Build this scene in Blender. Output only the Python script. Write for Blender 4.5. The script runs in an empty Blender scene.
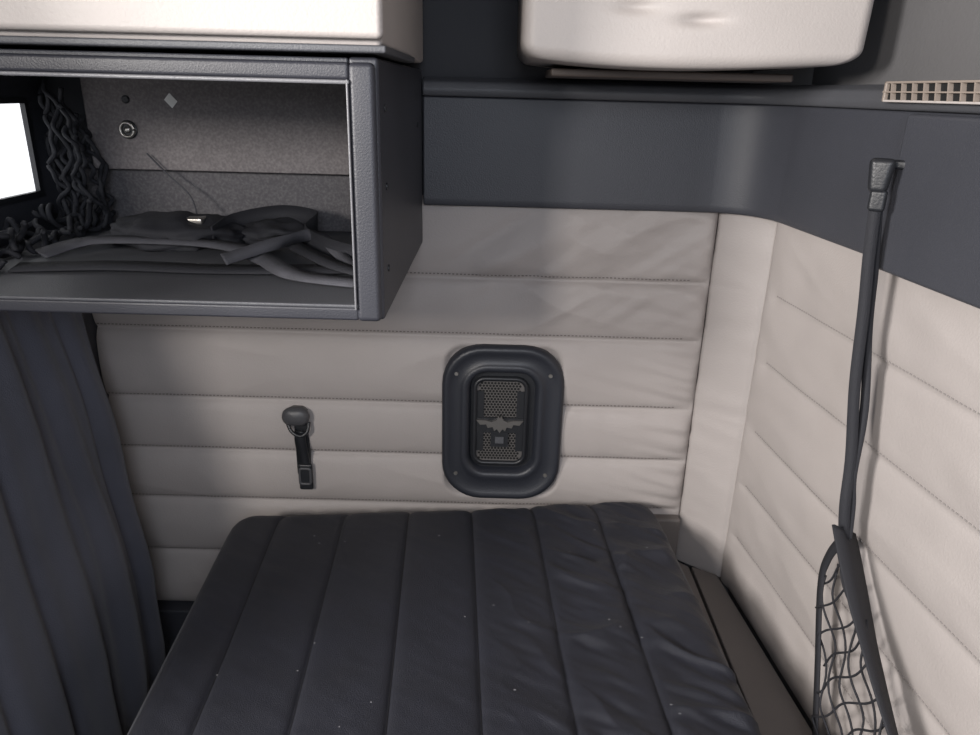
import bpy, bmesh, math, random, bisect
from mathutils import Vector, Matrix, noise
random.seed(4)
H=1.25
sc=bpy.context.scene
sc.view_settings.view_transform='Standard'

# ---------------------------------------------------------------- materials
def mat(name,col,rough=.5,bump=0.0,bscale=200,var=0.0,vscale=6,metal=0.0,sheen=0.0,spec=.5,fleck=None,fscale=300,emit=0):
    m=bpy.data.materials.new(name); m.use_nodes=True
    nt=m.node_tree; b=nt.nodes['Principled BSDF']
    b.inputs['Base Color'].default_value=(*col,1); b.inputs['Roughness'].default_value=rough
    b.inputs['Metallic'].default_value=metal
    b.inputs['Specular IOR Level'].default_value=spec
    if sheen:
        b.inputs['Sheen Weight'].default_value=sheen
    if emit:
        b.inputs['Emission Color'].default_value=(*col,1); b.inputs['Emission Strength'].default_value=emit
    tc=nt.nodes.new('ShaderNodeTexCoord')
    if var or fleck:
        n=nt.nodes.new('ShaderNodeTexNoise'); n.inputs['Scale'].default_value=fscale if fleck else vscale
        n.inputs['Detail'].default_value=5
        nt.links.new(tc.outputs['Object'],n.inputs['Vector'])
        r=nt.nodes.new('ShaderNodeValToRGB')
        if fleck:
            r.color_ramp.elements[0].position=.4; r.color_ramp.elements[1].position=.75
            r.color_ramp.elements[0].color=(*col,1); r.color_ramp.elements[1].color=(*fleck,1)
        else:
            r.color_ramp.elements[0].position=.3; r.color_ramp.elements[1].position=.7
            r.color_ramp.elements[0].color=(*[c*(1-var) for c in col],1)
            r.color_ramp.elements[1].color=(*[min(1,c*(1+var)) for c in col],1)
        nt.links.new(n.outputs['Fac'],r.inputs['Fac']); nt.links.new(r.outputs['Color'],b.inputs['Base Color'])
    if bump:
        n2=nt.nodes.new('ShaderNodeTexNoise'); n2.inputs['Scale'].default_value=bscale; n2.inputs['Detail'].default_value=4
        nt.links.new(tc.outputs['Object'],n2.inputs['Vector'])
        bp=nt.nodes.new('ShaderNodeBump'); bp.inputs['Strength'].default_value=bump; bp.inputs['Distance'].default_value=.002
        nt.links.new(n2.outputs['Fac'],bp.inputs['Height']); nt.links.new(bp.outputs['Normal'],b.inputs['Normal'])
    return m
M_VINYL=mat('grey_vinyl',(.355,.324,.310),.55,.25,350,.05,4,spec=.35)
M_STITCH=mat('stitch_thread',(.15,.135,.128),.8)
M_STITCH2=mat('stitch_thread_light',(.25,.23,.22),.8)
M_DARK=mat('dark_plastic',(.040,.042,.051),.5,.3,500,.08,5)
M_DARK2=mat('dark_backing',(.02,.021,.026),.7,.1,100)
M_UPPER=mat('upper_wall_grey',(.10,.098,.10),.6,.2,200,.1,4)
M_GREYP=mat('grey_plastic',(.070,.072,.080),.5,.3,500,.1,8)
M_EDGE=mat('highlight_and_lint_grey',(.16,.16,.17),.35,.2,400)  # pale grey of the painted shelf-edge highlights, also used for lint
M_SHELF=mat('shelf_charcoal',(.029,.030,.038),.45,.2,500,.1,8)
M_BIN=mat('bin_beige',(.41,.375,.355),.5,.2,300,.04,5)
M_VENT=mat('vent_slat',(.24,.20,.17),.5)
M_BROWN=mat('brown_rail',(.07,.055,.048),.6)
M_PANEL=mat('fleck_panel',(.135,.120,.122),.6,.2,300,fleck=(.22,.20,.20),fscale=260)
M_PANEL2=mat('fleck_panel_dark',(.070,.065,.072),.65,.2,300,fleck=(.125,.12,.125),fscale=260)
M_FAB=mat('black_mattress_fabric',(.0078,.0088,.0155),.48,.7,900,.15,15,sheen=.04,spec=.42)
M_PIPE=mat('black_piping',(.004,.004,.006),.6)
M_CURT=mat('hazed_curtain_cloth',(.062,.065,.085),.85,.4,600,.15,8,sheen=.2)  # black cloth lightened and blued, milky haze put into its colour
M_BLACK=mat('black_plastic',(.014,.015,.018),.4,.2,300)
M_KNOB=mat('knob_grey',(.06,.06,.065),.45,.2,300)
M_FRAME=mat('speaker_frame',(.020,.022,.029),.42,.2,400)
M_HOLE=mat('hole_black',(.004,.004,.004),.9)
M_MESHM=mat('grille_metal',(.15,.14,.135),.45,metal=.5)
M_SILV=mat('silver',(.45,.43,.40),.3,metal=.9)
M_DSILV=mat('dull_silver',(.22,.21,.20),.4,metal=.8)
M_WEB=mat('webbing_black',(.013,.0135,.018),.75,.5,800)
M_WEBG=mat('webbing_grey',(.06,.06,.07),.75,.5,800,.2,30)
M_WHITE=mat('white_label',(.8,.8,.78),.5)
M_PANE=mat('glowing_daylight_pane',(.97,.98,1),.3,emit=1.3)  # emission stands in for daylight coming through the frosted pane
M_FLOOR=mat('floor_rubber',(.03,.03,.033),.8,.4,150,.2,8)
M_CEIL=mat('headliner',(.30,.28,.27),.9,.3,400)
M_TRAY=mat('tray_greige',(.13,.115,.107),.6,.2,300,.08,6)

# ---------------------------------------------------------------- helpers
def link(o,parent=None):
    sc.collection.objects.link(o)
    if parent: o.parent=parent
    return o
def empty(name):
    o=bpy.data.objects.new(name,None); o.empty_display_size=.05
    return link(o)
def mobj(name,verts,faces,m,smooth=False,parent=None):
    me=bpy.data.meshes.new(name); me.from_pydata([tuple(v) for v in verts],[],faces)
    me.materials.append(m)
    if smooth:
        for p in me.polygons: p.use_smooth=True
    bm=bmesh.new(); bm.from_mesh(me); bmesh.ops.recalc_face_normals(bm,faces=bm.faces); bm.to_mesh(me); bm.free()
    return link(bpy.data.objects.new(name,me),parent)
BF=[(0,1,3,2),(4,6,7,5),(0,4,5,1),(2,3,7,6),(0,2,6,4),(1,5,7,3)]
def box(name,lo,hi,m,bev=0.0,parent=None,seg=3):
    vs=[(x,y,z) for x in (lo[0],hi[0]) for y in (lo[1],hi[1]) for z in (lo[2],hi[2])]
    o=mobj(name,vs,BF,m,False,parent)
    if bev:
        b=o.modifiers.new('bev','BEVEL'); b.width=bev; b.segments=seg; b.limit_method='ANGLE'
        for p in o.data.polygons: p.use_smooth=True
        o.modifiers.new('wn','WEIGHTED_NORMAL')
    return o
def tube(pts,r,n=8):
    pts=[Vector(p) for p in pts]; vs=[];fs=[]
    up=Vector((0.13,0.27,1)).normalized()
    for i,p in enumerate(pts):
        t=(pts[min(i+1,len(pts)-1)]-pts[max(i-1,0)]).normalized()
        a=t.cross(up)
        if a.length<.05: a=t.cross(Vector((1,0,0)))
        a.normalize(); b=t.cross(a)
        for k in range(n):
            an=2*math.pi*k/n; vs.append(p+a*math.cos(an)*r+b*math.sin(an)*r)
    for i in range(len(pts)-1):
        for k in range(n):
            fs.append((i*n+k,i*n+(k+1)%n,(i+1)*n+(k+1)%n,(i+1)*n+k))
    fs.append(tuple(range(n-1,-1,-1))); fs.append(tuple((len(pts)-1)*n+k for k in range(n)))
    return vs,fs
def merge(parts):
    V=[];F=[]
    for v,f in parts:
        o=len(V); V+=list(v); F+=[tuple(i+o for i in q) for q in f]
    return V,F
def spline(ctrl,n=12,closed=False):
    P=[Vector(c) for c in ctrl]; out=[]
    N=len(P)
    for i in range(N if closed else N-1):
        g=lambda k:P[k%N] if closed else P[max(0,min(N-1,k))]
        p0,p1,p2,p3=g(i-1),g(i),g(i+1),g(i+2)
        for j in range(n):
            t=j/n
            out.append(.5*((2*p1)+(p2-p0)*t+(2*p0-5*p1+4*p2-p3)*t*t+(3*p1-p0-3*p2+p3)*t**3))
    out.append(P[0] if closed else P[-1]); return out
def ribbon(pts,side,w,th=.0015):
    vs=[];fs=[]
    for i,p in enumerate(pts):
        s=Vector(side[i] if isinstance(side,list) else side)
        t=(pts[min(i+1,len(pts)-1)]-pts[max(i-1,0)]).normalized()
        s=(s-t*s.dot(t)).normalized(); nrm=t.cross(s)
        for a,b in ((-1,-1),(1,-1),(1,1),(-1,1)):
            vs.append(p+s*a*w/2+nrm*b*th/2)
    for i in range(len(pts)-1):
        for k in range(4):
            fs.append((i*4+k,i*4+(k+1)%4,(i+1)*4+(k+1)%4,(i+1)*4+k))
    e=(len(pts)-1)*4
    fs+= [(3,2,1,0),(e,e+1,e+2,e+3)]
    return vs,fs
def sstep(a,b,x):
    t=max(0,min(1,(x-a)/(b-a))); return t*t*(3-2*t)
def rrect(hw,hh,r,n=8):
    out=[]
    for cx,cz,a0 in ((hw-r,hh-r,0),(-hw+r,hh-r,90),(-hw+r,-hh+r,180),(hw-r,-hh+r,270)):
        for k in range(n+1):
            a=math.radians(a0+90*k/n); out.append((cx+r*math.cos(a),cz+r*math.sin(a)))
    return out

SEAMS=[H-.302,H-.408,H-.54,H-.645,H-.75,H-.87]
VX,VZ=.0246,H-.5735
def vent_mask(x,z):
    q=Vector((max(abs(x-VX)-.07,0),max(abs(z-VZ)-.115,0))).length
    return sstep(.024,.040,q)

def quilt(name,path,z0,z1,seams,ampfn,parent,zn=190,wr=None,seam_from=0.0,bul=1.0,sm=None):
    lev=[z0]+[s for s in sorted(seams) if z0<s<z1]+[z1]
    vs=[];fs=[]
    def disp(s,x,z):
        d=min(abs(z-l) for l in lev)
        for a,b in zip(lev[:-1],lev[1:]):
            if a<=z<=b: t=(z-a)/(b-a); break
        q=bul*(.006*(1-math.exp(-d/.007))+.007*math.sin(math.pi*t))
        A,S=ampfn(s,z)
        q=(q*S+.012*bul*(1-S))*A
        w=0
        if wr: w=wr(s,z)*(1-math.exp(-d/.008))
        w+= .0012*noise.noise(Vector((s*9,z*14,3.1)))
        return q+w*A
    zs=[z0+(z1-z0)*j/zn for j in range(zn+1)]
    for (s,x,y,nx,ny) in path:
        for z in zs:
            d=disp(s,x,z); vs.append((x+nx*d,y+ny*d,z))
    n=zn+1
    for i in range(len(path)-1):
        for j in range(zn):
            fs.append((i*n+j,(i+1)*n+j,(i+1)*n+j+1,i*n+j+1))
    o=mobj(name,vs,fs,M_VINYL,True,parent)
    sv=[];sf=[]
    ss=[p[0] for p in path]
    for zl in lev[1:-1]:
        for off in (.0065,):
            s=seam_from+.004
            while s<ss[-1]-.008:
                k=min(max(bisect.bisect(ss,s)-1,0),len(path)-2)
                f=(s-ss[k])/(ss[k+1]-ss[k])
                x=path[k][1]*(1-f)+path[k+1][1]*f; y=path[k][2]*(1-f)+path[k+1][2]*f
                nx,ny=path[k][3],path[k][4]; z=zl+off
                A,S=ampfn(s,z)
                if A>.9 and S>.9:
                    d=disp(s,x,z); tx,ty=-ny,nx
                    o0=len(sv)
                    for a in (-.0017,.0017):
                        for b in (-.001,.0012):
                            for c in (-.0008,.0008):
                                sv.append((x+nx*(d+b)+tx*a,y+ny*(d+b)+ty*a,z+c))
                    sf+=[tuple(i+o0 for i in q) for q in BF]
                s+=.0066
    mobj('stitching',sv,sf,sm or M_STITCH,False,parent)
    return o

# ---------------------------------------------------------------- room shell
floor=box('floor',(-.8,-2.0,-.05),(.75,.06,0),M_FLOOR)
ceiling=box('ceiling',(-.8,-2.0,1.8),(.75,.06,1.85),M_CEIL)
wall_back=box('wall_back',(-.75,.008,0),(.46,.06,1.8),M_DARK2)
path=[]; X0,X1=-.698,.374; N=360
for i in range(N+1):
    x=X0+(X1-X0)*i/N; path.append((x-X0,x,0,0,-1))
for k,(dx,dy) in enumerate(((.002,.004),(.003,.010))): path.append((X1-X0+.002*(k+1),X1+dx,dy,0,-1))
def amp_b(s,z):
    x=s+X0
    d=min(abs(z-l) for l in SEAMS+[H-.165])
    e=1-math.exp(-max(0,X1-x)/(.006+.012*math.exp(-d/.02)))
    return e*vent_mask(x,z),1.0
def ridge(v):
    n_=noise.noise(v); return (1-abs(n_)*2.2)**2 if abs(n_)<.45 else 0
def wr_b(s,z):
    x=s+X0
    m=sstep(-.14,.05,x)*sstep(H-.44,H-.27,z)
    a=.6; p=x*math.cos(a)+z*math.sin(a); q=-x*math.sin(a)+z*math.cos(a)
    w=noise.noise(Vector((p*6,q*20,0.5)))+.5*noise.noise(Vector((p*10,q*46,4.5)))
    m2=math.exp(-(X1-x)/.07)
    w2=noise.noise(Vector((x*9,z*60+x*14,8)))
    g=ridge(Vector((x*3.2+z*2,z*9-x*2.5,5.5)))
    g2=ridge(Vector((x*4-z*3,z*12+x*3,15.5)))
    d=min(abs(z-l) for l in SEAMS)
    puck=.0034*math.exp(-d/.018)*noise.noise(Vector((x*42,z*5,9)))*(.45+m)
    return .0085*m*w+.0080*m2*w2+.0050*g*(.28+m)+.0030*g2*(.4+m)+.0018*noise.noise(Vector((x*5,z*9,1)))+puck
quilt('padding',path,H-.997,H-.165,SEAMS,amp_b,wall_back,zn=260,wr=wr_b)
P2=Vector((.453,-.06)); D=Vector((.098,-1)).normalized()
rp=[Vector((.379,.012)),Vector((.379,.004))]
c0=Vector((.381,-.002))
for i in range(25): rp.append(c0.lerp(P2,i/24))
L=1.95; n=280
for i in range(1,n+1): rp.append(P2+D*L*(i/n)**1.3)
path=[]; s=0
for i,p in enumerate(rp):
    if i: s+=(p-rp[i-1]).length
    a=rp[max(0,i-3)]; b=rp[min(len(rp)-1,i+3)]
    t=(b-a).normalized(); nn=Vector((t.y,-t.x))
    if nn.x>0: nn=-nn
    path.append((s,p.x,p.y,nn.x,nn.y))
SB=path[26][0]
def amp_r(s,z):
    e=1-math.exp(-s/.008)
    c=1-.55*math.exp(-((s-SB)/.006)**2)
    return e*c, sstep(SB+.012,SB+.045,s)
wall_right=mobj('wall_right',[(.40,.06,0),(.47,.06,0),(.75,-2,0),(.66,-2,0),(.47,-.06,0),(.40,.0,0),
   (.40,.06,1.8),(.47,.06,1.8),(.75,-2,1.8),(.66,-2,1.8),(.47,-.06,1.8),(.40,.0,1.8)],
   [(0,1,2,3,4,5),(6,7,8,9,10,11),(0,1,7,6),(1,2,8,7),(2,3,9,8),(3,4,10,9),(4,5,11,10),(5,0,6,11)],M_UPPER)
def wr_r(s,z):
    g=ridge(Vector((s*3,z*9+s*2,1.5)))
    return .0022*noise.noise(Vector((s*6,z*12,2)))+.0015*noise.noise(Vector((s*16,z*30,2)))+.0014*g
quilt('padding',path,H-.86,H-.165,[H-.302,H-.415,H-.54,H-.645,H-.75],amp_r,wall_right,zn=180,wr=wr_r,seam_from=SB+.04,bul=.42,sm=M_STITCH2)

wl=[((-.71,-.85,0),(-.70,.06,1.09)),((-.71,-.85,1.216),(-.70,.06,1.8)),((-.71,-.102,1.09),(-.70,.06,1.216)),((-.71,-.85,1.09),(-.70,-.30,1.216))]
def bx(lo,hi): return ([(x,y,z) for x in (lo[0],hi[0]) for y in (lo[1],hi[1]) for z in (lo[2],hi[2])],BF)
V,F=merge([bx(*q) for q in wl])
wall_left=mobj('wall_left',V,F,M_DARK)
win=empty('window_1')
v,f=merge([bx((-.70,-.31,1.082),(-.694,-.094,1.09)),bx((-.70,-.31,1.216),(-.694,-.094,1.224)),bx((-.70,-.31,1.09),(-.694,-.30,1.216)),bx((-.70,-.102,1.09),(-.694,-.094,1.216))])
mobj('frame',v,f,M_BLACK,False,win)
box('pane',(-.707,-.302,1.088),(-.7015,-.10,1.218),M_PANE,0,win)

# ---------------------------------------------------------------- dark trim band
def band(name,off,m,xs,yend,prof,parent=None):
    pl=[Vector((xs,-off))]
    ca=Vector((.377-off*.4,-off)); cb=P2+Vector((-off,-off*.4))
    pl.append(ca+Vector((-.05,0)))
    c1=ca+Vector((-.03,0)); c2=cb+D*.05
    for i in range(1,25):
        t=i/24; a=c1; b=Vector((.445-off,-off-.005))
        pl.append(a*(1-t)**2+b*2*t*(1-t)+c2*t*t)
    e=c2+D*((c2.y-yend)/abs(D.y))
    for i in range(1,9): pl.append(c2.lerp(e,i/8))
    vs=[];fs=[];k=len(prof)
    for i,p in enumerate(pl):
        t=(pl[min(i+1,len(pl)-1)]-pl[max(i-1,0)]).normalized(); nn=Vector((t.y,-t.x))
        if nn.dot(Vector((-1,-1)))<0: nn=-nn
        for (o_,z) in prof: vs.append((p.x+nn.x*o_,p.y+nn.y*o_,z))
    for i in range(len(pl)-1):
        for j in range(k): fs.append((i*k+j,(i+1)*k+j,(i+1)*k+(j+1)%k,i*k+(j+1)%k))
    fs+=[tuple(range(k)),tuple((len(pl)-1)*k+j for j in range(k))]
    o=mobj(name,vs,fs,m,False,parent)
    b=o.modifiers.new('b','BEVEL'); b.width=.003; b.segments=2; b.limit_method='ANGLE'; b.angle_limit=math.radians(40)
    for p in o.data.polygons: p.use_smooth=True
    o.modifiers.new('wn','WEIGHTED_NORMAL')
    return o
band('trim_1',.012,M_DARK,-.116,-2,[(-.004,H-.178),(.012,H-.178),(.016,H-.165),(.010,H-.01),(-.004,H-.01)])
band('trim_2',.012,M_GREYP,-.116,-2,[(-.004,H-.0095),(.014,H-.0095),(.018,H+.0),(.014,H+.012),(-.004,H+.020)])

def rw(yw,off,z):
    x=.453+.098*(-.06-yw); return Vector((x-off,yw,z))
def rbox(name,y0,y1,z0,z1,o0,o1,m,bev=0,parent=None):
    vs=[rw(y,o,z) for o in (o1,o0) for y in (y0,y1) for z in (z0,z1)]
    o=mobj(name,vs,BF,m,False,parent)
    if bev:
        b=o.modifiers.new('b','BEVEL'); b.width=bev; b.segments=3
        for p in o.data.polygons: p.use_smooth=True
        o.modifiers.new('wn','WEIGHTED_NORMAL')
    return o
rbox('trim_3',-1.6,-.385,H-.186,H-.012,.024,.034,M_DARK,.005)

av=empty('air_vent')
ZV=H-.001
rbox('housing',-.95,-.345,ZV,ZV+.022,.030,.036,M_HOLE,.002,av)
rbox('frame_lower',-.95,-.345,ZV,ZV+.0025,.036,.041,M_BIN,.001,av)
rbox('frame_upper',-.95,-.345,ZV+.0195,ZV+.022,.036,.041,M_VENT,.001,av)
rbox('frame_end',-.349,-.345,ZV,ZV+.022,.036,.041,M_VENT,.001,av)
parts=[]
y=-.362
while y>-.94:
    vs=[rw(yy,o,z)+Vector((0,(.005 if z>H+.01 else 0),0)) for o in (.0412,.036) for yy in (y,y-.0018) for z in (ZV+.002,ZV+.020)]
    parts.append((vs,BF)); y-=.0190
v,f=merge(parts); mobj('slats',v,f,M_VENT,False,av)
rbox('crossbar',-.95,-.345,ZV+.0100,ZV+.0115,.036,.0415,M_VENT,0,av)

# ---------------------------------------------------------------- open storage shelf
sh=empty('storage_shelf')
XL=-.698; XR=-.1175; YF=-.468; ZB=H-.24; ZT=H+.027
box('bottom_board',(XL,YF+.004,ZB),(XR-.03,-.022,ZB+.016),M_GREYP,.002,sh)
box('bottom_edge',(XL,YF-.002,ZB-.001),(XR-.028,YF+.006,ZB+.014),M_SHELF,.003,sh)
box('bottom_edge_bead',(XL,YF-.003,ZB+.0135),(XR-.028,YF+.006,ZB+.0175),M_GREYP,.0015,sh)
box('top_board',(XL,YF+.004,ZT-.022),(XR-.03,-.022,ZT),M_DARK,.002,sh)
box('top_edge',(XL,YF-.004,ZT-.021),(XR-.028,YF+.006,ZT-.004),M_SHELF,.004,sh)
box('top_edge_highlight',(XL,YF-.006,ZT-.0245),(XR-.028,YF+.006,ZT-.0205),M_EDGE,.0015,sh)  # paler strip, the bright edge highlight put into its colour
box('side_panel',(XR-.03,YF+.003,ZB-.001),(XR,-.022,ZT+.001),M_SHELF,.004,sh)
box('side_edge',(XR-.030,YF-.004,ZB-.002),(XR-.003,YF+.008,ZT-.004),M_SHELF,.007,sh)
box('side_edge_highlight',(XR-.0315,YF-.006,ZB+.012),(XR-.0292,YF+.004,ZT-.02),M_EDGE,.001,sh)  # thin pale strip painted as the highlight along the side edge
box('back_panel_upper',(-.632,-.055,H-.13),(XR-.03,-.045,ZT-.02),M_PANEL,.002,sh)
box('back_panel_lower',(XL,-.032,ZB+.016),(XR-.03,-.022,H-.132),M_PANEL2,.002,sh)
box('back_panel_end',(XL,-.040,H-.132),(-.635,-.024,ZT-.022),M_DARK2,0,sh)
def disc(cx,y,cz,r,d,n=20):
    vs=[];fs=[]
    for yy,rr in ((y,r),(y-d*.6,r),(y-d,r*.75)):
        for k in range(n):
            a=2*math.pi*k/n; vs.append((cx+rr*math.cos(a),yy,cz+rr*math.sin(a)))
    for j in range(2):
        for k in range(n): fs.append((j*n+k,j*n+(k+1)%n,(j+1)*n+(k+1)%n,(j+1)*n+k))
    fs.append(tuple(2*n+k for k in range(n))); fs.append(tuple(range(n-1,-1,-1)))
    return vs,fs
def ring(cx,y,cz,R,r,n=28):
    return tube([(cx+R*math.cos(2*math.pi*k/n),y,cz+R*math.sin(2*math.pi*k/n)) for k in range(n+1)],r,8)
v,f=disc(-.568,-.055,H-.070,.014,.004); mobj('lock_base',v,f,M_BLACK,False,sh)
v,f=merge([ring(-.568,-.060,H-.070,.0105,.0025),disc(-.568,-.058,H-.070,.005,.004)]); mobj('lock_ring',v,f,M_SILV,True,sh)
v,f=merge([disc(-.225,-.055,H-.024,.006,.004),disc(-.566,-.055,H-.026,.006,.003)]); mobj('bolts',v,f,M_BLACK,False,sh)
v=[(-.497+a,-.0555-t,H-.026+b) for t in (0,.0006) for a,b in ((-.010,.001),(-.001,.011),(.010,-.001),(.001,-.011))]
mobj('sticker',v,[(0,1,2,3),(4,5,6,7),(0,1,5,4),(1,2,6,5),(2,3,7,6),(3,0,4,7)],M_WHITE,False,sh)
parts=[]
for (yy,zz) in ((-.43,H-.02),(-.43,H-.10),(-.43,H-.19),(-.1,H-.05)):
    vs,fs=disc(0,0,0,.004,.002,12)
    parts.append(([(XR-p[1],yy+p[0],zz+p[2]) for p in vs],fs))
v,f=merge(parts); mobj('side_screws',v,f,M_BLACK,False,sh)

st=empty('tie_down_straps')
zf=ZB+.016
def lay(ctrl,w,m,name,side=(0,0,1),th=.002):
    p=spline(ctrl,14); v,f=ribbon(p,side,w,th); mobj(name,v,f,m,True,st)
lay([(-.595,-.35,zf+.004),(-.48,-.335,zf+.006),(-.36,-.335,zf+.005),(-.25,-.33,zf+.006),(-.17,-.31,zf+.005)],.034,M_WEB,'strap_flat',(0,1,.10))
lay([(-.59,-.30,zf+.010),(-.55,-.24,zf+.018),(-.44,-.22,zf+.016),(-.36,-.24,zf+.014),(-.30,-.30,zf+.012),(-.24,-.37,zf+.009),(-.16,-.39,zf+.006)],.024,M_WEBG,'strap_curved',(0,1,.25))
lay([(-.40,-.20,zf+.02),(-.39,-.13,zf+.028),(-.33,-.09,zf+.036),(-.27,-.12,zf+.032),(-.27,-.19,zf+.022),(-.22,-.26,zf+.018),(-.16,-.31,zf+.016)],.028,M_WEB,'strap_loop',(0,.3,1))
lay([(-.34,-.33,zf+.016),(-.29,-.27,zf+.026),(-.25,-.21,zf+.028),(-.21,-.27,zf+.018),(-.17,-.35,zf+.010)],.016,M_WEBG,'strap_over',(.3,.5,.2))
lay([(-.34,-.16,zf+.012),(-.30,-.20,zf+.018),(-.25,-.27,zf+.016),(-.20,-.33,zf+.013),(-.16,-.36,zf+.011)],.022,M_WEB,'strap_under',(.4,.5,.1))
lay([(-.45,-.12,zf+.03),(-.47,-.09,zf+.06),(-.51,-.07,zf+.09),(-.54,-.065,zf+.12)],.0022,M_WEBG,'thin_cord',(1,0,0))
box('buckle',(-.455,-.17,zf+.030),(-.425,-.145,zf+.040),M_SILV,.003,st)
def lump(name,c,r,m,seed,par=None):
    bm=bmesh.new(); bmesh.ops.create_icosphere(bm,subdivisions=4,radius=1)
    for v in bm.verts:
        q=v.co.copy(); k=1+.28*noise.noise(q*2.2+Vector((seed,0,0)))+.16*noise.noise(q*5+Vector((0,seed,0)))
        z=q.z*k; z=max(z,-.35)
        v.co=Vector((c[0]+q.x*k*r[0],c[1]+q.y*k*r[1],c[2]+(z+.35)*r[2]))
    me=bpy.data.meshes.new(name); bm.to_mesh(me); bm.free(); me.materials.append(m)
    for p in me.polygons: p.use_smooth=True
    return link(bpy.data.objects.new(name,me),par)
lump('folded_black_cloth',(-.475,-.15,zf+.001),(.10,.075,.030),M_WEB,3.0,st)
lump('folded_black_cloth_end',(-.33,-.12,zf+.001),(.06,.05,.022),M_WEB,6.0,st)
# loose tangle of dark cables hanging / lying at the left end
parts=[]
for k in range(14):
    pts=[]; x0=-.675+.005*k; y0=-.074-.010*(k%4)
    for i in range(80):
        t=i/79
        x=x0+.035*noise.noise(Vector((k*2.7,t*3,7)))+.012*noise.noise(Vector((k*5.1,t*9,1)))
        y=y0+.030*noise.noise(Vector((k*1.9,t*4,3)))
        pts.append(Vector((max(-.685,min(-.605,x)),max(-.44,min(-.064,y)),zf+.010+t*(.215-.006*k))))
    parts.append(tube(pts,.0036,6))
for k in range(14):
    pts=[]; y0=-.10-.023*k
    for i in range(90):
        t=i/89; a=t*2*math.pi*(1+k%3)+k
        R=.010+.016*noise.noise(Vector((k*2.1,t*3,3)))
        x=-.682+t*.08
        y=y0+R*math.cos(a)+.04*noise.noise(Vector((k,t*2.5,1)))
        z=zf+.014+R*math.sin(a)*.8+.05*max(0,noise.noise(Vector((k*1.3,t*2.5,11))))
        pts.append(Vector((min(x,-.603),max(-.44,min(-.064,y)),max(zf+.005,z))))
    parts.append(tube(pts,.0040,6))
v,f=merge(parts); mobj('cable_tangle',v,f,M_WEB,True)

# ---------------------------------------------------------------- overhead cabinets
cab=empty('overhead_cabinet')
box('body',(-.698,-.475,H+.036),(-.112,-.05,1.79),M_BIN,.006,cab)
box('door',(-.69,-.492,H+.043),(-.109,-.474,1.70),M_BIN,.006,cab)
box('bottom_lip',(-.698,-.484,H+.031),(-.107,-.22,H+.038),M_GREYP,.002,cab)
bn=empty('overhead_bin')
bx0,bx1,bz0,bz1=.028,.436,H+.038,H+.48
vs=[];fs=[];NU_,NZ_=160,140
def bin_y(u,w):
    r=.016; dpt=0
    for dd in (u,(bx1-bx0)-u,w,(bz1-bz0)-w):
        if dd<r: dpt+= r-math.sqrt(max(0,r*r-(r-dd)**2))
    x=bx0+u; z=bz0+w
    d=.009*math.exp(-((x-.235)/.024)**2-((z-(H+.090))/.006)**2)
    d+=.006*math.exp(-((x-.158)/.022)**2-((z-(H+.102))/.006)**2)
    b=-.006*math.sin(math.pi*u/(bx1-bx0))+.03*w
    return -.296+dpt+d+b+.002*noise.noise(Vector((x*9,z*14,0)))
for i in range(NU_+1):
    for j in range(NZ_+1):
        u=(bx1-bx0)*i/NU_; w=(bz1-bz0)*(j/NZ_)**1.4
        ins=0
        cr=.020
        if w<cr: ins=cr-math.sqrt(cr*cr-(cr-w)**2)
        f_=u/(bx1-bx0)
        x=bx0+u+ins*(1-2*f_)*(1 if f_<.5 else 1.8)
        sag=-.008*math.sin(math.pi*f_**.8)*(1-w/(bz1-bz0))
        vs.append((x+.05*w*f_,bin_y(u,w),bz0+w+sag))
n=NZ_+1
for i in range(NU_):
    for j in range(NZ_): fs.append((i*n+j,(i+1)*n+j,(i+1)*n+j+1,i*n+j+1))
bd=[i*n for i in range(NU_+1)]+[NU_*n+j for j in range(1,NZ_+1)]+[i*n+NZ_ for i in range(NU_-1,-1,-1)]+[j for j in range(NZ_-1,0,-1)]
cur=[]
for k in bd: cur.append(len(vs)); vs.append((vs[k][0],-.03,vs[k][2]))
for a in range(len(bd)): fs.append((bd[a],bd[(a+1)%len(bd)],cur[(a+1)%len(bd)],cur[a]))
fs.append(tuple(cur))
mobj('lid',vs,fs,M_BIN,True,bn)
box('under_rail',(.07,-.20,H+.020),(.39,-.06,H+.030),M_BROWN,.003,bn)

# ---------------------------------------------------------------- loudspeaker vent
sp=empty('wall_speaker')
loops=[(.110,.1535,.074,-.001),(.110,.1535,.074,-.016),(.107,.150,.071,-.022),(.101,.144,.066,-.024),(.096,.139,.062,-.021),
       (.079,.120,.052,-.017),(.074,.113,.046,-.021),(.068,.106,.040,-.023),(.062,.100,.034,-.019),(.058,.096,.030,-.004)]
vs=[];fs=[]
for hw,hh,r,yy in loops:
    for a,b in rrect(hw,hh,r): vs.append((VX+a,yy,VZ+b+(.004 if hw<.075 else 0)))
n=36
for j in range(len(loops)-1):
    for k in range(n): fs.append((j*n+k,j*n+(k+1)%n,(j+1)*n+(k+1)%n,(j+1)*n+k))
mobj('frame',vs,fs,M_FRAME,True,sp)
CZ=VZ+.004
vs=[(VX+a,-.004,CZ+b) for a,b in rrect(.059,.097,.031)]
mobj('recess_back',vs,[tuple(range(36))],M_BLACK,False,sp)
def ringplate(hw,hh,r,t,y0,y1,cx,cz):
    A=rrect(hw,hh,r);B=rrect(hw-t,hh-t,max(r-t,.003)); vs=[];fs=[]
    for L_,yy in ((A,y0),(A,y1),(B,y1),(B,y0)):
        for a,b in L_: vs.append((cx+a,yy,cz+b))
    for j in range(3):
        for k in range(36): fs.append((j*36+k,j*36+(k+1)%36,(j+1)*36+(k+1)%36,(j+1)*36+k))
    return vs,fs
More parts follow.
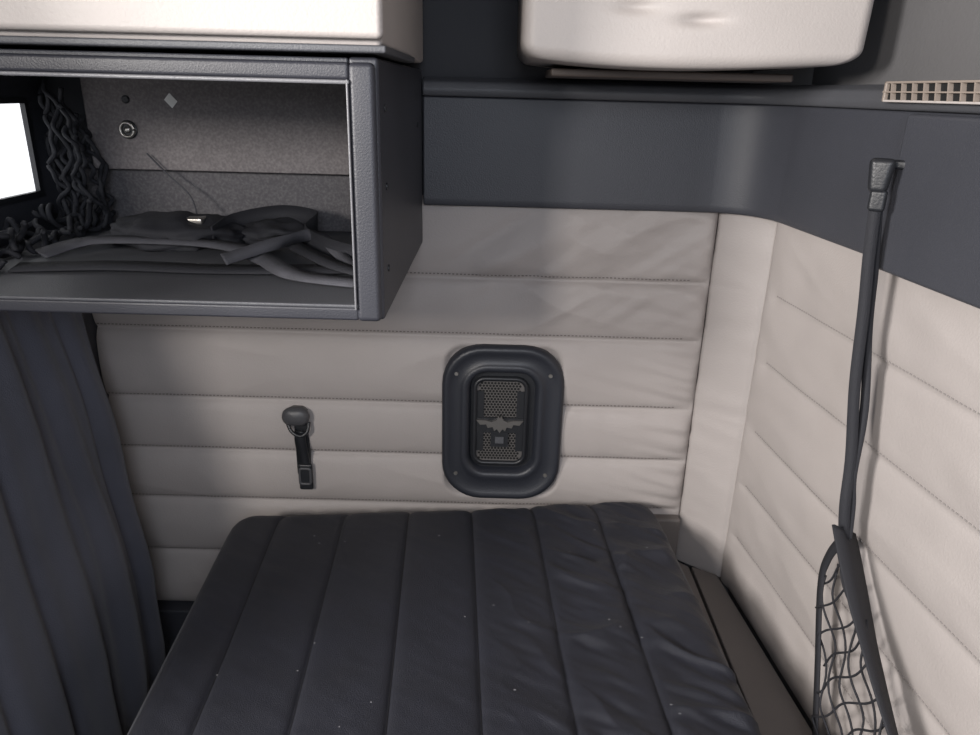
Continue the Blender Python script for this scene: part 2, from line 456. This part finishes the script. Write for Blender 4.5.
v,f=ringplate(.050,.088,.022,.007,-.004,-.014,VX-.004,CZ); mobj('inner_bezel',v,f,M_BLACK,True,sp)
gx=VX-.004
vs=[(gx+a,-.007,CZ+b) for a,b in rrect(.044,.082,.018)]
mobj('grille',vs,[tuple(range(36))],M_MESHM,False,sp)
hv=[];hf=[]
pz=.0052; row=0; zz=-.076
while zz<.077:
    xx=-.037+(.003 if row%2 else 0)
    while xx<.038:
        o0=len(hv)
        for k in range(6):
            a=math.pi/6+k*math.pi/3; hv.append((gx+xx+.0026*math.cos(a),-.0073,CZ+zz+.0026*math.sin(a)))
        hf.append(tuple(o0+k for k in range(6))); xx+=.006
    zz+=pz; row+=1
mobj('perforations',hv,hf,M_HOLE,False,sp)
def extr(poly,y0,y1):
    n=len(poly); vs=[(a,y0,b) for a,b in poly]+[(a,y1,b) for a,b in poly]
    return vs,[tuple(range(n)),tuple(range(n,2*n))]+[(k,(k+1)%n,n+(k+1)%n,n+k) for k in range(n)]
wing=[(0,-.016),(.005,-.008),(.010,-.012),(.013,-.004),(.022,-.006),(.025,.001),(.036,.000),(.043,.009),(.026,.009),(.014,.006),(.006,.010),(.003,.018),(0,.014)]
poly=[(gx+a,CZ-.004+b) for a,b in wing]+[(gx-a,CZ-.004+b) for a,b in reversed(wing[1:-1])]
v,f=extr(poly,-.0115,-.017); mobj('winged_emblem',v,f,M_DSILV,False,sp)
v,f=merge([bx((gx-.043,-.0115,CZ-.022),(gx+.043,-.0075,CZ+.008)),bx((gx-.016,-.013,CZ-.050),(gx+.016,-.0075,CZ-.020)),bx((gx-.043,-.0095,CZ-.060),(gx-.030,-.0075,CZ+.06)),bx((gx+.030,-.0095,CZ-.060),(gx+.043,-.0075,CZ+.06))]); mobj('centre_catch',v,f,M_BLACK,False,sp)
v,f=bx((gx-.008,-.0150,CZ-.042),(gx+.008,-.013,CZ-.029)); mobj('catch_label',v,f,M_GREYP,False,sp)
v,f=merge([disc(VX+sx*.084,-.017,VZ+sz*.100,.0042,.004,14) for sx in (-1,1) for sz in (-1,1)]); mobj('screws',v,f,M_SILV,False,sp)

# ---------------------------------------------------------------- coat hook with strap
hk=empty('coat_hook')
hx=-.350; hz=H-.562
vs=[];fs=[]
prof=[(.018,.014,.013,-.008),(.022,.0165,.016,-.020),(.025,.0175,.017,-.027),(.024,.0165,.016,-.032),(.018,.012,.0115,-.036),(.009,.006,.0058,-.038),(.002,.002,.0018,-.0385)]
for hw,hh,r,yy in prof:
    for a,b in rrect(hw,hh,r,6): vs.append((hx+a,yy,hz+b))
n=28
for j in range(len(prof)-1):
    for k in range(n): fs.append((j*n+k,j*n+(k+1)%n,(j+1)*n+(k+1)%n,(j+1)*n+k))
fs.append(tuple(range(n))); fs.append(tuple((len(prof)-1)*n+k for k in range(n)))
mobj('knob',vs,fs,M_KNOB,True,hk)
v,f=tube(spline([(hx-.018,-.024,hz-.010),(hx-.008,-.032,hz-.028),(hx+.008,-.034,hz-.036),(hx+.020,-.030,hz-.028),(hx+.022,-.024,hz-.012)],8),.0035,8); mobj('loop',v,f,M_BLACK,True,hk)
p=spline([(hx+.006,-.026,hz-.030),(hx+.005,-.026,hz-.05),(hx+.007,-.022,hz-.08),(hx+.009,-.020,hz-.11),(hx+.010,-.020,hz-.147)],8)
v,f=ribbon(p,(1,0,0),.020,.004); mobj('strap',v,f,M_BLACK,True,hk)
box('lower_tab',(hx-.003,-.027,hz-.152),(hx+.023,-.019,hz-.098),M_BLACK,.005,hk)
v,f=ringplate(.012,.018,.006,.004,-.026,-.030,hx+.010,hz-.122); mobj('buckle',v,f,M_KNOB,True,hk)
box('base_plate',(hx-.008,-.016,hz-.125),(hx+.018,-.002,hz+.008),M_BLACK,.003,hk)

# ---------------------------------------------------------------- bunk & mattress
bunk=empty('bunk_base')
def prism(name,poly,z0,z1,m,par,bev=.004):
    n=len(poly); vs=[(x,y,z0) for x,y in poly]+[(x,y,z1) for x,y in poly]
    o=mobj(name,vs,[tuple(range(n)),tuple(range(n,2*n))]+[(k,(k+1)%n,n+(k+1)%n,n+k) for k in range(n)],m,False,par)
    b=o.modifiers.new('b','BEVEL'); b.width=bev; b.segments=2
    return o
def wx(y,off=0): return .453+.098*(-.06-y)-off
prism('box',[(-.42,-.03),(.372,-.03),(.392,-.05),(.396,-1.15),(-.36,-1.15)],0.0,H-.845,M_TRAY,bunk)
prism('rear_ledge',[(.10,-.004),(.372,-.004),(.372,-.026),(.10,-.026)],H-.86,H-.758,M_TRAY,bunk)
prism('bunk_side_ledge',[(.398,-.045),(wx(-.07,.014),-.07),(wx(-1.15,.014),-1.15),(.398,-1.15)],H-.90,H-.848,M_TRAY,wall_right,.002)

BL=Vector((-.4476,-.105)); BR=Vector((.3128,-.032)); dv=Vector((.057,-.998)); LM=1.03
ZM=H-.7175
NU,NV=340,300; vs=[];fs=[]
W=(BR-BL).length
seamx=[W-.114*k for k in range(1,7)]
def mp(u,v):
    cr=.045; ins=0
    for dd in (v,LM-v):
        if dd<cr: ins=cr-math.sqrt(max(0,cr*cr-(cr-dd)**2))
    uu=ins+(W-2*ins)*(u/W)
    return BL.lerp(BR,uu/W)+dv*v
def ztop(u,v):
    z=0; r=.028
    for dd in (u,W-u,v,LM-v):
        if dd<r: z-= (r-math.sqrt(max(0,r*r-(r-dd)**2)))*.8
    ds=min(abs(u-s) for s in seamx)
    z+= .006*(1-math.exp(-ds/.005))-.006
    wm=sstep(W*.45,W*.85,u)
    q=v-u*.75
    w=noise.noise(Vector((u*9+v*8,q*30,1)))+.5*noise.noise(Vector((u*16+v*10,q*64,5)))
    g=ridge(Vector((u*5+v*4,q*13,3.3)))
    z+= (.0050*w*(.18+wm)+.0060*g*(.1+wm))*(1-math.exp(-ds/.01))+.005*noise.noise(Vector((u*4,v*4,7)))
    return ZM+z+.004
for i in range(NU+1):
    u=W*i/NU
    for j in range(NV+1):
        v=LM*(j/NV); p=mp(u,v); vs.append((p.x,p.y,ztop(u,v)))
n=NV+1
for i in range(NU):
    for j in range(NV): fs.append((i*n+j,(i+1)*n+j,(i+1)*n+j+1,i*n+j+1))
bd=[i*n for i in range(NU+1)]+[NU*n+j for j in range(1,NV+1)]+[i*n+NV for i in range(NU-1,-1,-1)]+[j for j in range(NV-1,0,-1)]
prev=bd
cen=Vector((sum(vs[k][0] for k in bd)/len(bd),sum(vs[k][1] for k in bd)/len(bd)))
for zf2,o_ in ((ZM-.045,.004),(ZM-.085,.004),(ZM-.108,-.002),(ZM-.125,-.014)):
    cur=[]
    for k in bd:
        q=Vector(vs[k][:2]); d=(q-cen).normalized()*o_; cur.append(len(vs)); vs.append((q.x+d.x,q.y+d.y,zf2))
    for a in range(len(bd)): fs.append((prev[a],prev[(a+1)%len(bd)],cur[(a+1)%len(bd)],cur[a]))
    prev=cur
fs.append(tuple(prev))
mat_e=empty('mattress')
mobj('cushion',vs,fs,M_FAB,True,mat_e)
pp=[]
for k in bd[::3]+[bd[0]]:
    q=Vector(vs[k][:2]); d=(q-cen).normalized()*.002; pp.append((q.x+d.x,q.y+d.y,ZM-.022))
v,f=tube(pp,.0038,8); mobj('piping',v,f,M_GREYP,True,mat_e)
parts=[]
for s_ in seamx:
    pts=[]
    for j in range(60):
        v_=.02+(LM-.04)*j/59; p=mp(s_,v_); pts.append((p.x,p.y,ztop(s_,v_)+.0002))
    parts.append(tube(pts,.0015,5))
v,f=merge(parts); mobj('seam_threads',v,f,M_PIPE,True,mat_e)
parts=[]
for k in range(22):
    u=random.uniform(.05,W-.05); v_=random.uniform(.05,.6); p=mp(u,v_); z=ztop(u,v_)+.0006
    l=random.uniform(.0008,.0018)
    parts.append(bx((p.x-l,p.y-.0006,z-.0003),(p.x+l,p.y+.0006,z+.0004)))
v,f=merge(parts); mobj('lint',v,f,M_EDGE,False,mat_e)

box('baseboard_back',(-.698,-.03,0),(-.43,.006,H-.998),M_DARK,.004)
tb=empty('floor_storage_tub')
prism('tub',[(-.56,-.035),(-.45,-.035),(-.45,-.30),(-.54,-.30)],0.0,.17,M_GREYP,tb)
prism('tub_lid',[(-.565,-.033),(-.447,-.033),(-.447,-.305),(-.545,-.305)],.17,.185,M_DARK,tb)

# ---------------------------------------------------------------- curtain
vs=[];fs=[];NS,NH=220,60
for i in range(NS+1):
    s=i/NS
    for j in range(NH+1):
        h=j/NH
        yt=-.125-.62*s; yb=-.14-.66*s
        hh=h**.8
        xb=-.674+ (.082+.03*math.sin(2.2*s))*min(1,hh*1.25)
        if h>.6: xb-=.04*(h-.6)/.4*(1-s)
        y=yt*(1-h)+yb*h
        ph=s*2*math.pi*6+1.5*math.sin(3*h+4*s)+1.1*h
        a=.005+.009*hh*(.6+.8*noise.noise(Vector((s*5,h*2,4))))
        x=xb+a*math.sin(ph)+.003*math.sin(2.3*ph+1+2*h)
        y+=.006*math.cos(ph)*(.4+hh)
        x+=.009*noise.noise(Vector((s*7,h*5,0)))
        x=max(x,-.691)
        vs.append((x,min(y,-.07),1.006-h*.985))
n=NH+1
for i in range(NS):
    for j in range(NH): fs.append((i*n+j,(i+1)*n+j,(i+1)*n+j+1,i*n+j+1))
o=mobj('curtain',vs,fs,M_CURT,True)
so=o.modifiers.new('s','SOLIDIFY'); so.thickness=.002

# ---------------------------------------------------------------- strap and cargo net by the right wall
cn=empty('cargo_net')
XN=.45
A=Vector((XN,-.45,.735))
v,f=merge([ribbon(spline([(.4285,-.40,1.165),(.431,-.405,1.09),(.436,-.41,1.02),(.439,-.42,.93),(.445,-.435,.84),(.445,-.445,.78),tuple(A)],10),(.86,-.5,0),.013,.002),
           ribbon(spline([(.433,-.397,1.15),(.443,-.40,1.07),(.448,-.405,1.0),(.454,-.425,.90),(.449,-.44,.82),(.453,-.445,.78),(XN+.004,-.452,.735)],10),(.7,-.7,0),.010,.002)])
mobj('hanging_strap',v,f,M_WEB,True,cn)
wb=spline([tuple(A+Vector((0,.004,.01))),(XN,-.545,.66),(XN+.006,-.655,.575),(XN+.016,-.79,.49),(XN+.022,-.87,.44)],10)
v,f=ribbon(wb,(-.25,.6,.8),.056,.003); mobj('border_webbing',v,f,M_WEB,True,cn)
lb=spline([tuple(A),(XN,-.425,.69),(XN,-.42,.64),(XN,-.455,.54),(XN,-.49,.44)],10)
v,f=ribbon(lb,(0,1,0),.014,.002); mobj('border_edge',v,f,M_WEB,True,cn)
poly=[(-.45,.735),(-.42,.65),(-.49,.44),(-.85,.44),(-.650,.575)]
def inside(p):
    c=False; n=len(poly)
    for i in range(n):
        x1,y1=poly[i];x2,y2=poly[(i+1)%n]
        if (y1>p[1])!=(y2>p[1]) and p[0]<(x2-x1)*(p[1]-y1)/(y2-y1)+x1: c=not c
    return c
parts=[]
for dx,dy in ((.55,.83),(-.6,.8)):
    for k in range(-22,23):
        ox,oy=-.5-dy*k*.030,.55+dx*k*.030
        run=[]
        for t in range(-120,121):
            p=(ox+dx*t*.004,oy+dy*t*.004)
            if inside(p): run.append((XN+.006*math.sin(p[0]*60+p[1]*30),p[0]+.005*math.sin(p[1]*70+k),p[1]))
            elif run:
                if len(run)>2: parts.append(tube(run[::2] if len(run)>5 else run,.0015,5))
                run=[]
v,f=merge(parts); mobj('net_cords',v,f,M_WEB,True,cn)
def rot_box(name,c,hx_,hy_,hz_,m,bev,par,tap=1.0):
    d=Vector((.86,-.5,0)); e=Vector((.5,.86,0)); c=Vector(c)
    vs=[c+d*a*hx_*(tap if z<0 else 1)+e*b*hy_+Vector((0,0,1))*z*hz_ for a in (-1,1) for b in (-1,1) for z in (-1,1)]
    o=mobj(name,vs,BF,m,False,par); b=o.modifiers.new('b','BEVEL'); b.width=bev; b.segments=4
    for p in o.data.polygons: p.use_smooth=True
    o.modifiers.new('wn','WEIGHTED_NORMAL'); return o
rot_box('buckle',(.4285,-.40,1.172),.014,.007,.019,M_BLACK,.0065,cn,.7)
rot_box('buckle_lower',(.430,-.402,1.145),.009,.005,.012,M_BLACK,.004,cn)
rot_box('anchor',(.446,-.392,1.184),.016,.005,.005,M_BLACK,.003,cn)

# ---------------------------------------------------------------- light
w=bpy.data.worlds.new('World'); sc.world=w; w.use_nodes=True
bg=w.node_tree.nodes['Background']; bg.inputs[0].default_value=(.94,.96,1,1); bg.inputs[1].default_value=.42
def area(name,loc,target,sx,sy,e,col):
    l=bpy.data.lights.new(name,'AREA'); l.shape='RECTANGLE'; l.size=sx; l.size_y=sy; l.energy=e; l.color=col
    o=bpy.data.objects.new(name,l); o.location=loc
    o.rotation_euler=(Vector(target)-Vector(loc)).to_track_quat('-Z','Y').to_euler(); return link(o)
area('windshield_light',(.1,-3.0,1.7),(0,0,.9),1.8,.8,4,(.95,.97,1))
area('driver_window_light',(-.92,-2.05,1.55),(.25,-.1,1.0),.18,.24,21,(1,.94,.88))
area('right_wall_fill_light',(-1.3,-1.42,1.45),(.55,-.75,.80),.35,.35,50,(1,.96,.93))  # added fill that brightens the near right wall, no window of its own
area('curtain_fill_light',(.1,-1.9,1.5),(-.68,-.3,1.0),.4,.4,8,(.80,.87,1))  # added bluish fill to lift the curtain, no real source there

# ---------------------------------------------------------------- camera
th=math.radians(20.5); ro=math.radians(1.5)
Fw=Vector((0,math.cos(th),-math.sin(th))); R0=Vector((1,0,0)); U0=Vector((0,math.sin(th),math.cos(th)))
c,s=math.cos(ro),math.sin(ro)
Xc=R0*c+U0*s; Yc=-R0*s+U0*c; Zc=-Fw
cd=bpy.data.cameras.new('cam'); cam=bpy.data.objects.new('cam',cd); link(cam)
cd.sensor_width=36; cd.lens=36*740/980; cd.clip_start=.02
m=Matrix((Xc,Yc,Zc)).transposed().to_4x4(); m.translation=Vector((0,-1.25,H)); cam.matrix_world=m
sc.camera=cam
